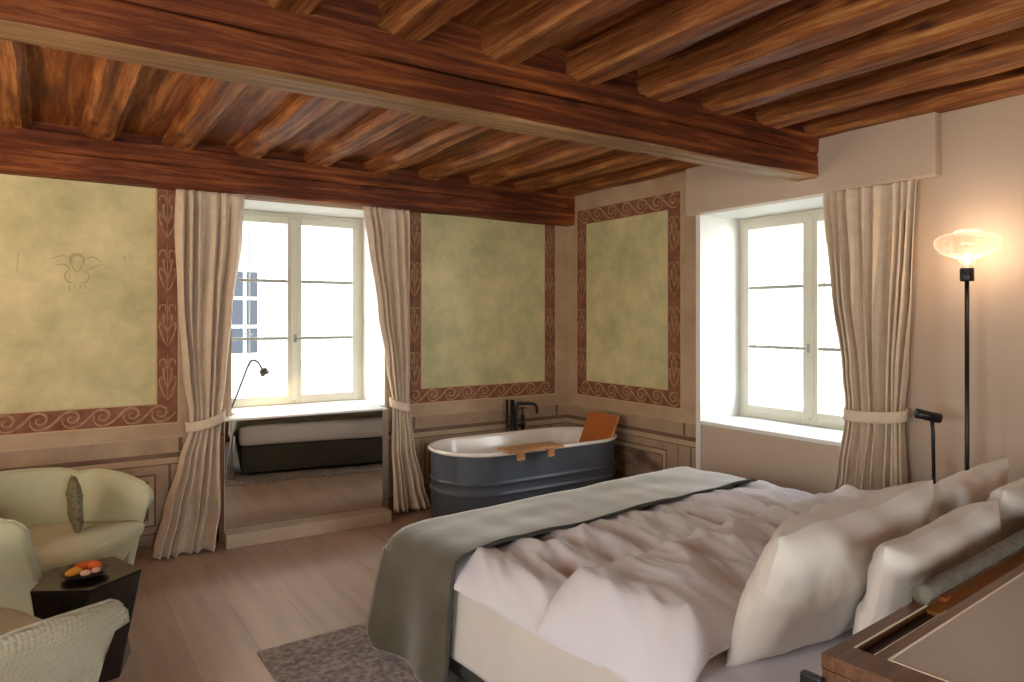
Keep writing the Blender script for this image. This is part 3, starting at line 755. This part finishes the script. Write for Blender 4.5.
# ------------------------------------------------------------------ tub armchairs
def armchair(label, loc, rz, m, hts, tips=((.33, -.355), (.12, -.40), (.12, .40), (.33, .355))):
    r = thing('tub_armchair', label, 'armchair', loc, rz, 'pale green tub armchairs')
    plan = [tips[0], tips[1], (-.12, -.415), (-.30, -.28), (-.40, -.10), (-.40, .10), (-.30, .28), (-.12, .415), tips[2], tips[3]]
    fine = smooth_path([(p[0], p[1], h) for p, h in zip(plan, hts)], 6)
    n = len(fine); mb = MB(); rows = []
    for i, p in enumerate(fine):
        t = (fine[min(i + 1, n - 1)] - fine[max(i - 1, 0)]); nn = Vector((t.y, -t.x, 0)).normalized()
        P = Vector((p.x, p.y, 0)); h = p.z
        s_ = i / (n - 1); d = min(s_, 1 - s_)
        h -= .022 * math.exp(-((d - .22) / .02) ** 2)                # notch where back and arm meet
        if d < .03: h -= .03 * (1 - d / .03)
        fr = max(0.0, 1 - d / .10)                                   # front of the arm leans back towards the base
        def q(off, z, k):
            v = P + nn * off
            k2 = 1 - k
            return (v.x * (1 - k * .35), v.y * k2, z)
        sec = [q(-.03, .0, .40), q(0, .02, .37), q(0, .20, .29), q(.004, .36, .19), q(0, h - .05, .0), q(-.008, h - .012, 0), q(-.028, h, 0), q(-.050, h - .012, 0),
               q(-.060, h - .05, .01), q(-.070, .42, .15), q(-.085, .33, .26)]
        rows.append(sec)
    k = len(rows[0])
    for sec in rows: mb.v += sec
    for i in range(n - 1):
        for j in range(k - 1):
            a = i * k + j; mb.f.append((a, a + 1, a + k + 1, a + k)); mb.m.append(0)
    for e in (0, (n - 1) * k): mb.f.append(tuple(range(e, e + k))); mb.m.append(0)
    mb.build('shell', m, r, smooth=True)
    # seat cushion with front apron narrowing to the floor
    sp = [(.335, -.29), (.34, 0), (.335, .29), (.10, .325), (-.12, .33), (-.30, .20), (-.34, 0), (-.30, -.20), (-.12, -.33), (.10, -.325)]
    sb = MB()
    lev = [(.0, .66, -.06), (.02, .68, -.06), (.20, .80, -.04), (.325, .96, 0), (.36, .985, 0), (.378, .95, 0), (.384, .7, 0), (.386, .3, 0)]
    big = [v for v in smooth_path([(a, c, 0) for a, c in sp + [sp[0]]], 4)][:-1]
    nb = len(big)
    for z, s_, dx in lev: sb.v += [(v.x * s_ + dx * .6, v.y * s_, z + (.0 if z < .3 else .012 * (v.x > .2) - .004)) for v in big]
    for i in range(len(lev) - 1):
        for j in range(nb): sb.f.append((i * nb + j, i * nb + (j + 1) % nb, (i + 1) * nb + (j + 1) % nb, (i + 1) * nb + j)); sb.m.append(0)
    sb.f.append(tuple(range(nb))); sb.m.append(0); sb.f.append(tuple(range((len(lev) - 1) * nb, len(lev) * nb))); sb.m.append(0)
    sb.build('seat', m, r, smooth=True)
    # piping along the rim
    pp = MB(); pp.tube([Vector(rows[i][6]) + Vector((0, 0, .002)) for i in range(0, n)], .004, seg=6); pp.build('piping', m, r, smooth=True)
    return r
armchair('pale green tub armchair by the window wall, with a cushion in it', (.0, 4.06, 0), R(-35), M['sage'], [.60, .625, .63, .645, .66, .66, .65, .63, .605, .545], ((.25, -.44), (.07, -.455), (.11, .41), (.29, .375)))
armchair('pale green quilted tub armchair nearest the camera, cut by the left edge', (-.275, 2.79, 0), R(31), M['sage_near'], [.535, .565, .59, .63, .66, .68, .66, .63, .61, .58], ((.325, -.365), (.12, -.41), (.12, .43), (.37, .39)))

def soft(mb, W, H, T, M4, nx=26, ny=22, seed=0, wr=.004, pinch=.07, pw=2.6):
    """pillow: two bulged faces meeting at a seam with drawn-out corners"""
    for sgn in (1, -1):
        def fn(s, t, sgn=sgn):
            a = 2 * s - 1; c = 2 * t - 1
            a = math.sin(a * math.pi / 2) * .5 + a * .5; c = math.sin(c * math.pi / 2) * .5 + c * .5
            x = a * W / 2 * (1 - pinch * (.5 if c < 0 else 1) * (1 - c * c)); y = c * H / 2 * (1 - pinch * (.15 if c < 0 else 1) * (1 - a * a))
            e = max(0.0, (1 - abs(a) ** pw)) * max(0.0, (1 - abs(c) ** pw))
            h = T / 2 * e ** .5
            h += e ** .5 * wr * 4 * (fnoise(a * 2.2 + seed, c * 2.2, sgn * 2 + seed) + .8 * abs(fnoise(a * 5 + seed, c * 1.6, seed + sgn))) 
            ex = 1 - e
            h += e ** .4 * wr * .9 * (.5 - 1.6 * abs(fnoise(a * 9 + seed, c * 5 + a * 3, seed + 7))); x += wr * 2.0 * fnoise(c * 3, a, seed + 4) ; y += wr * 3.5 * fnoise(a * 2.6, c, seed + 6)
            return M4 @ Vector((x, y, sgn * h))
        mb.grid(fn, nx, ny)
cu = thing('cushion', 'small dark striped cushion wedged in the rear green armchair', 'cushion', (.125, 4.15, .392), 0)
b = MB(); soft(b, .28, .25, .05, Matrix.Translation((0, 0, .125)) @ Matrix.Rotation(R(93), 4, 'Z') @ Matrix.Rotation(R(88), 4, 'X'), seed=3); b.build('cover', M['cushion'], cu, smooth=True)

# ------------------------------------------------------------------ black side table and plate
st = thing('side_table', 'low black faceted side table between the two green armchairs', 'table', (.14, 3.35, 0))
top = [(-.188, -.082), (.004, -.198), (.195, -.052), (.112, .187), (-.1195, .156)]
bot = [(-.14, -.02), (-.02, -.15), (.11, -.12), (.17, .10), (-.06, .14)]
b = MB(); b.prism(bot, 0, .384, pts2=[(x * .99, y * .99) for x, y in top]); b.build('body', M['table'], st)
b = MB(); b.prism(top, .385, .40); b.build('tabletop', M['table'], st)
pl = thing('plate', 'dark round plate of fruit pieces on the black side table', 'plate', (.135, 3.33, .401))
b = MB(); b.lathe([(0, .004), (.045, .004), (.075, .012), (.086, .020), (.086, .023), (.074, .016), (.045, .009), (0, .009)], seg=32); b.lathe([(0, 0), (.04, 0), (.045, .004)], seg=32); b.build('dish', M['plate'], pl, smooth=True)
def fruit(name, label, loc, sx_, sy_, sz_, rz, m, cat):
    mb = MB(); prof = [(math.sin(math.pi * k / 10), -math.cos(math.pi * k / 10)) for k in range(11)]
    mb.lathe([(max(p, .0001), z) for p, z in prof], seg=18)
    mb.v = [(x * sx_ * (1 + .06 * fnoise(x * 3, y * 3, z * 3)), y * sy_, (z + 1) * sz_) for x, y, z in mb.v]
    o = mb.build(name, m, smooth=True); o.location = loc; o.rotation_euler = (0, 0, rz); tag(o, label, cat)
    return o
fruit('lemon_wedge', 'yellow fruit wedge on the left of the dark plate', (.095, 3.325, .411), .036, .018, .016, R(35), M['yellow'], 'fruit')
fruit('orange_slice', 'orange fruit slice at the back of the dark plate', (.135, 3.365, .411), .045, .016, .020, R(20), M['orange'], 'fruit')
fruit('orange_slice', 'smaller orange slice on the right of the dark plate', (.170, 3.35, .411), .030, .016, .020, R(-30), M['orange'], 'fruit')
fruit('peeled_fruit', 'pale pink fruit piece at the front of the dark plate', (.135, 3.30, .411), .020, .016, .012, 0, M['pink'], 'fruit')
fruit('peeled_fruit', 'pale pink fruit piece at the front right of the dark plate', (.172, 3.312, .412), .018, .014, .011, .6, M['pink'], 'fruit')

# ------------------------------------------------------------------ rug
rg = MB(); rg.box((0, -2.1, 0), (2.68, 0, .008), bev=.003)
o = rg.build('rug', M['rug']); o.location = (.763, 3.13, .001); o.rotation_euler = (0, 0, R(1.0)); tag(o, 'faded grey-purple patterned rug lying under the bed', 'rug')

# ------------------------------------------------------------------ bed
BX, BY, BA = 1.29, 2.86, R(5)
BW, BL = 2.0, 2.03
bed = thing('bed', 'wide double bed with dark base and white bedding in the middle of the room', 'bed', (BX, BY, 0), BA)
def soft_box(name, a, c, m, parent, bev, seg=3, sub=0, nz=0.0):
    mb = MB(); mb.box(a, c, bev=bev); return mb.build(name, m, parent, smooth=True)
soft_box('base', (.02, -BL, .035), (BW - .02, -.02, .28), M['base'], bed, .02)
soft_box('mattress', (0, -BL, .282), (BW, 0, .485), M['sheet'], bed, .05)
for x in (.12, BW - .12):
    for y in (-.12, -BL + .12):
        b = MB(); b.lathe([(0, .0), (.025, .0), (.03, .034), (0, .034)], c=(x, y, .0), seg=14); b.build('foot', M['black'], bed).location = (0, 0, .009)
# fitted sheet hanging over the long side
b = MB()
def side_sheet(s, t):
    v = lerp(.46, BL - .02, s); p = t
    z = lerp(.480, .135, p); u = -.010 - .018 * p - .012 * fnoise(v * 2.5, p * 1.2, 4) * (p + .3)
    if p < .08: u += .03 * (1 - p / .08)
    return (u, -v, z)
b.grid(side_sheet, 60, 22); b.build('sheet_overhang', M['sheet2'], bed, smooth=True, mods=[('SOLIDIFY', dict(thickness=.006))])

# duvet: wavy body and the folded-back layer over it
def wrinkle(u, v, seed):
    r = .014 * math.sin(2 * math.pi * (u / .235 + .25 * fnoise(u * 1.7, v * 2.0, seed))) * (.7 + .6 * fnoise(u * 1.3, v * 1.6, seed + 2))
    r += .017 * (1 - 3.6 * abs(fnoise(u * 3.2 + v * 1.4, v * 1.7 - u * .6, seed + 5)))
    r += .013 * (1 - 3.6 * abs(fnoise(u * 8 + v * 3, v * 3.0, seed + 8)))
    r += .006 * (1 - 3.4 * abs(fnoise(u * 18 + v * 6, v * 6, seed + 12)))
    return r
def duvet_part(name, u0, u1, v0, v1, ztop, th, hang, seed, parent, m, amp=1.0, edge=.16):
    mb = MB(); nu, nv = 200, 110
    def fn(s, t):
        u = lerp(u0, u1, s); v = lerp(v0, v1, t)
        eu = min(u - u0, u1 - u) ; ev = min(v - v0, v1 - v)
        ku = min(1, eu / edge); kv = min(1, ev / (.22 if v < 1 and v1 < 1.5 else .10))
        bul = math.sqrt(max(0, 1 - (1 - ku) ** 2)) * math.sqrt(max(0, 1 - (1 - kv) ** 2))
        z = ztop + th * (bul - 1) + wrinkle(u, v, seed) * amp * bul
        if u < .06: z -= hang * (1 - max(0, (u - u0)) / (.06 - u0)) ** 1.4
        if u > BW - .06: z -= hang * (1 - (u1 - u) / (u1 - BW + .06)) ** 1.4
        wob = .012 * fnoise(v * 5, seed, 1) if s in (0, 1) else 0
        return (u + wob, -v, z)
    mb.grid(fn, nu, nv)
    def fb(s, t):
        x, y, z = fn(s, t)
        eu = min(x - u0, u1 - x)
        base = ztop - th - .012
        if x < .06: base -= hang * max(0, (1 - max(0, (x - u0)) / (.06 - u0))) ** 1.4
        if x > BW - .06: base -= hang * max(0, (1 - max(0, u1 - x) / (u1 - BW + .06))) ** 1.4
        return (x, y, base)
    mb.grid(fb, 60, 30)
    # rim skirt
    per = []
    for k in range(60): per.append((k / 60, 0))
    for k in range(40): per.append((1, k / 40))
    for k in range(60): per.append((1 - k / 60, 1))
    for k in range(40): per.append((0, 1 - k / 40))
    o = len(mb.v); n = len(per)
    for s, t in per: mb.v.append(fn(s, t))
    for s, t in per: mb.v.append(fb(s, t))
    for k in range(n): mb.f.append((o + k, o + (k + 1) % n, o + n + (k + 1) % n, o + n + k)); mb.m.append(0)
    return mb.build(name, m, parent, smooth=True)
dv = thing('duvet', 'rumpled white duvet folded back over the middle of the bed', 'duvet', (BX, BY, 0), BA)
duvet_part('duvet_body', -.045, BW + .04, .44, 1.30, .535, .045, .06, 2, dv, M['sheet'], 1.0)
duvet_part('folded_layer', -.055, BW + .03, 1.02, 1.60, .612, .065, .105, 11, dv, M['sheet'], .9)

# throw across the foot
tw = thing('bed_throw', 'grey-green velvet throw laid across the foot end of the bed', 'throw', (BX, BY, 0), BA)
prof = [(-.065, .012), (-.06, .12), (-.055, .28), (-.048, .39), (-.042, .46), (-.02, .51), (.05, .54), (.18, .547)]
prof += [(.18 + .164 * k, .547) for k in range(1, 11)]
prof += [(BW - .03, .54), (BW + .02, .515), (BW + .05, .45), (BW + .06, .35), (BW + .07, .22), (BW + .08, .06)]
pf = smooth_path([(a, c, 0) for a, c in prof], 5)
b = MB()
def tfn(s, t):
    x = s * (len(pf) - 1); i = min(int(x), len(pf) - 2); p = pf[i].lerp(pf[i + 1], x - i)
    u, z = p.x, p.y; v = lerp(-.035, .515, t)
    side = max(0, min(1, (.44 - z) / .40))
    if side == 0:
        ev = max(0, 1 - (v + .035) / .10); z -= .055 * ev * ev
        z += .010 * fnoise(u * 2.2, v * 6, 5) + .006 * fnoise(u * 6, v * 3, 8)
    else:
        if u < 0:
            v = lerp(v, lerp(-.06, .50, t), side)
            u -= .022 * side * math.sin(t * 9 + 1) + .02 * side * (1 - t) ** 3
            z += .07 * side * max(0, 1 - t / .10) ** 1.0 * (1 - side * .2)
            v -= .02 * side
        else: u += .015 * side * math.sin(t * 8)
        ev = max(0, 1 - t / .18); z -= .0 * ev
    return (u, -v, max(z, .012))
b.grid(tfn, 190, 30); b.build('throw_fabric', M['throw'], tw, smooth=True, mods=[('SOLIDIFY', dict(thickness=.008))])
b = MB(); b.tube([Vector(tfn(s / 120, 1)) + Vector((0, -.004, .004)) for s in range(0, 121)], .006, seg=6); b.build('hem', M['hem'], tw, smooth=True)

# pillows
def pillow(label, u, v, zc, W, H, T, tilt, yaw, seed):
    """stands on its long edge leaning back towards the headboard"""
    p = thing('pillow', label, 'pillow', (0, 0, 0), 0, 'white pillows at the head of the bed')
    loc = Matrix.Translation((BX, BY, 0)) @ Matrix.Rotation(BA, 4, 'Z') @ Vector((u, -v, zc - H / 2))
    p.location = loc; p.rotation_euler = (0, 0, BA + yaw)
    mb = MB(); M4 = Matrix.Translation((0, 0, H / 2)) @ Matrix.Rotation(R(90) + tilt, 4, 'X')
    soft(mb, W, H, T, M4, seed=seed, wr=.006, nx=56, ny=40, pinch=.10, pw=3.2)
    mb.build('pillowcase', M['pillow'], p, smooth=True)
    return p
pillow('white pillow at the near front of the bed, its side seam facing the camera', .63, 1.675, .69, .98, .43, .22, R(22), 0, 1)
pillow('white pillow standing at the far front of the bed, near the floor lamp', 1.50, 1.69, .675, .70, .42, .16, R(21), 0, 5)
pillow('white pillow leaning on the near half of the headboard', .73, 1.90, .67, .84, .40, .17, R(12), 0, 9)
pillow('white pillow leaning on the far half of the headboard', 1.60, 1.90, .68, .82, .41, .17, R(12), 0, 13)

# ------------------------------------------------------------------ headboard desk
HZ = .78
dk = thing('headboard_desk', 'walnut desk standing behind the bed head, with inset grey top panel', 'desk', (1.293, .823, 0), R(4))
DW, DD = 2.35, .62
b = MB(); b.box((0, -.028, HZ - .03), (DW, 0, HZ), bev=.002); b.build('front_rail', M['walnutX'], dk)
b = MB(); b.box((.0, -DD, HZ - .03), (.075, -.0285, HZ), bev=.002); b.build('end_rail', M['walnutX'], dk)
b = MB(); b.box((.0755, -.094, HZ - .03), (DW, -.070, HZ), bev=.002); b.build('inner_rail', M['walnutX'], dk)
b = MB(); b.box((.0755, -.0695, HZ - .045), (.42, -.0285, HZ - .020)); b.build('pen_groove', M['groove'], dk)
b = MB(); b.box((.421, -.0695, HZ - .045), (DW, -.0285, HZ - .012)); b.build('ledge', M['ledge'], dk)
b = MB(); b.box((.079, -DD, HZ - .03), (DW, -.098, HZ - .002)); b.build('top_panel', M['desk_panel'], dk)
b = MB(); b.box((.0755, -.0975, HZ - .02), (DW, -.0945, HZ + .001)); b.box((.0755, -DD, HZ - .02), (.0785, -.098, HZ + .001)); b.box((.076, -.0305, HZ - .003), (.42, -.0285, HZ + .0005)); b.box((.0755, -.0699, HZ - .003), (.42, -.0695, HZ + .0005)); b.build('inlay', M['trimline'], dk)
b = MB(); b.box((0.0, -.028, .0), (DW, -.002, HZ - .031)); b.build('back_board', M['walnutX'], dk)
b = MB(); b.box((0.0, -DD, .0), (.03, -.029, HZ - .031)); b.build('side_panel', M['walnutX'], dk)
b = MB(); b.box((DW - .03, -DD, .0), (DW, -.029, HZ - .031)); b.build('side_panel', M['walnutX'], dk)
b = MB(); b.box((-.02, -.01, .60), (-.001, .035, HZ - .045), bev=.004); b.build('black_bracket', M['black'], dk)
bl = MB(); bl.box((0, 0, 0), (.03, .018, .012), bev=.003); o = bl.build('wooden_peg', M['leather']); o.location = (1.79, .815, HZ - .0115); o.rotation_euler = (0, 0, R(4)); tag(o, 'small reddish wooden block on the desk ledge beside the felt roll', 'block')
hc = thing('headboard_roll', 'grey felt bolster draped over the front rail of the desk behind the pillows', 'bolster', (1.293, .823, 0), R(4))
b = MB(); rr = [.020 + .0022 * fnoise(k * .9, 2) for k in range(60)]; rr[0] = .022
b.tube([(.415 + k * .031, -.018, HZ + .020 + .002 * fnoise(k * .4, 7)) for k in range(60)], rr, seg=14)
b.build('roll', M['roll'], hc, smooth=True)
b = MB(); b.box((.415, .002, .58), (2.24, .010, HZ + .02), bev=.003); b.build('hanging_flap', M['roll'], hc)

# ------------------------------------------------------------------ lamps by the right wall
fl = thing('floor_lamp', 'tall black floor lamp with wide clear glass bulb by the right wall', 'lamp', (3.65, 1.57, 0))
b = MB(); b.lathe([(0, 0), (.14, 0), (.14, .012), (.02, .018), (.012, .03), (0, .03)], seg=32); b.build('base', M['black'], fl, smooth=True)
b = MB(); b.tube([(0, 0, .02), (0, 0, 1.64)], .010, seg=12); b.build('pole', M['black'], fl, smooth=True)
b = MB(); b.lathe([(0, 1.625), (.028, 1.625), (.030, 1.632), (.030, 1.685), (.024, 1.69), (0, 1.69)], seg=24); b.build('socket', M['black'], fl, smooth=True)
b = MB()
gp = [(.022, 1.691), (.028, 1.715), (.045, 1.735), (.10, 1.755), (.130, 1.785), (.137, 1.81), (.130, 1.832), (.10, 1.848), (.06, 1.856), (.045, 1.868), (.0001, 1.874)]
gp = [(p.x, p.y) for p in smooth_path([(a, c, 0) for a, c in gp], 4)]
b.lathe(gp, seg=40); M['shade'] = blown_glass(); b.build('glass_shade', M['shade'], fl, smooth=True)
b = MB(); b.lathe([(0.0001, 1.70), (.012, 1.705), (.016, 1.73), (.012, 1.755), (.0001, 1.765)], seg=14); b.build('filament', M['bulb'], fl, smooth=True)
light('floor_lamp_light', 'POINT', (3.65, 1.57, 1.79), 4, (1, .76, .55), shadow_soft_size=.03)

rl = thing('reading_light', 'small black reading light on a thin stem beside the right curtain', 'lamp', (3.60, 1.70, 0))
b = MB(); b.lathe([(0, 0), (.09, 0), (.09, .012), (.012, .018), (0, .018)], seg=24); b.build('base', M['black'], rl, smooth=True)
b = MB(); b.tube([(0.01, -.01, .01), (0, 0, .90), (-.004, .004, .955)], .0085, seg=10); b.build('stem', M['black'], rl, smooth=True)
b = MB(); d = Vector((-.75, .55, .22)).normalized(); p = Vector((.008, -.008, .965)); b.tube([p - d * .02, p + d * .095], .024, seg=18); b.build('lamp_head', M['black'], rl, smooth=True)

# unseen standing lamps, added to light the room
def added_lamp(label, loc, e, h=1.35):
    r = thing('added_standing_lamp', label, 'lamp', loc)
    b = MB(); b.lathe([(0, 0), (.13, 0), (.13, .015), (.012, .02), (0, .02)], seg=24); b.tube([(0, 0, .02), (0, 0, h)], .01, seg=8); b.build('stand', M['black'], r, smooth=True)
    b = MB(); b.lathe([(0.0001, h + .02), (.10, h + .04), (.16, h + .16)], seg=24); b.build('bowl_shade', M['black'], r, smooth=True, mods=[('SOLIDIFY', dict(thickness=.004))])
    b = MB(); b.lathe([(0.0001, h + .07), (.03, h + .09), (.0001, h + .13)], seg=12); b.build('bulb', M['bulb'], r)
    light('added_standing_lamp_light', 'POINT', (loc[0], loc[1], h + .2), e, (1, .77, .54), shadow_soft_size=.10)
added_lamp('unseen black standing uplighter added left of the green armchairs', (-1.5, 3.4, 0), 85)
added_lamp('unseen black standing uplighter added behind the camera', (-.8, -1.2, 0), 45)
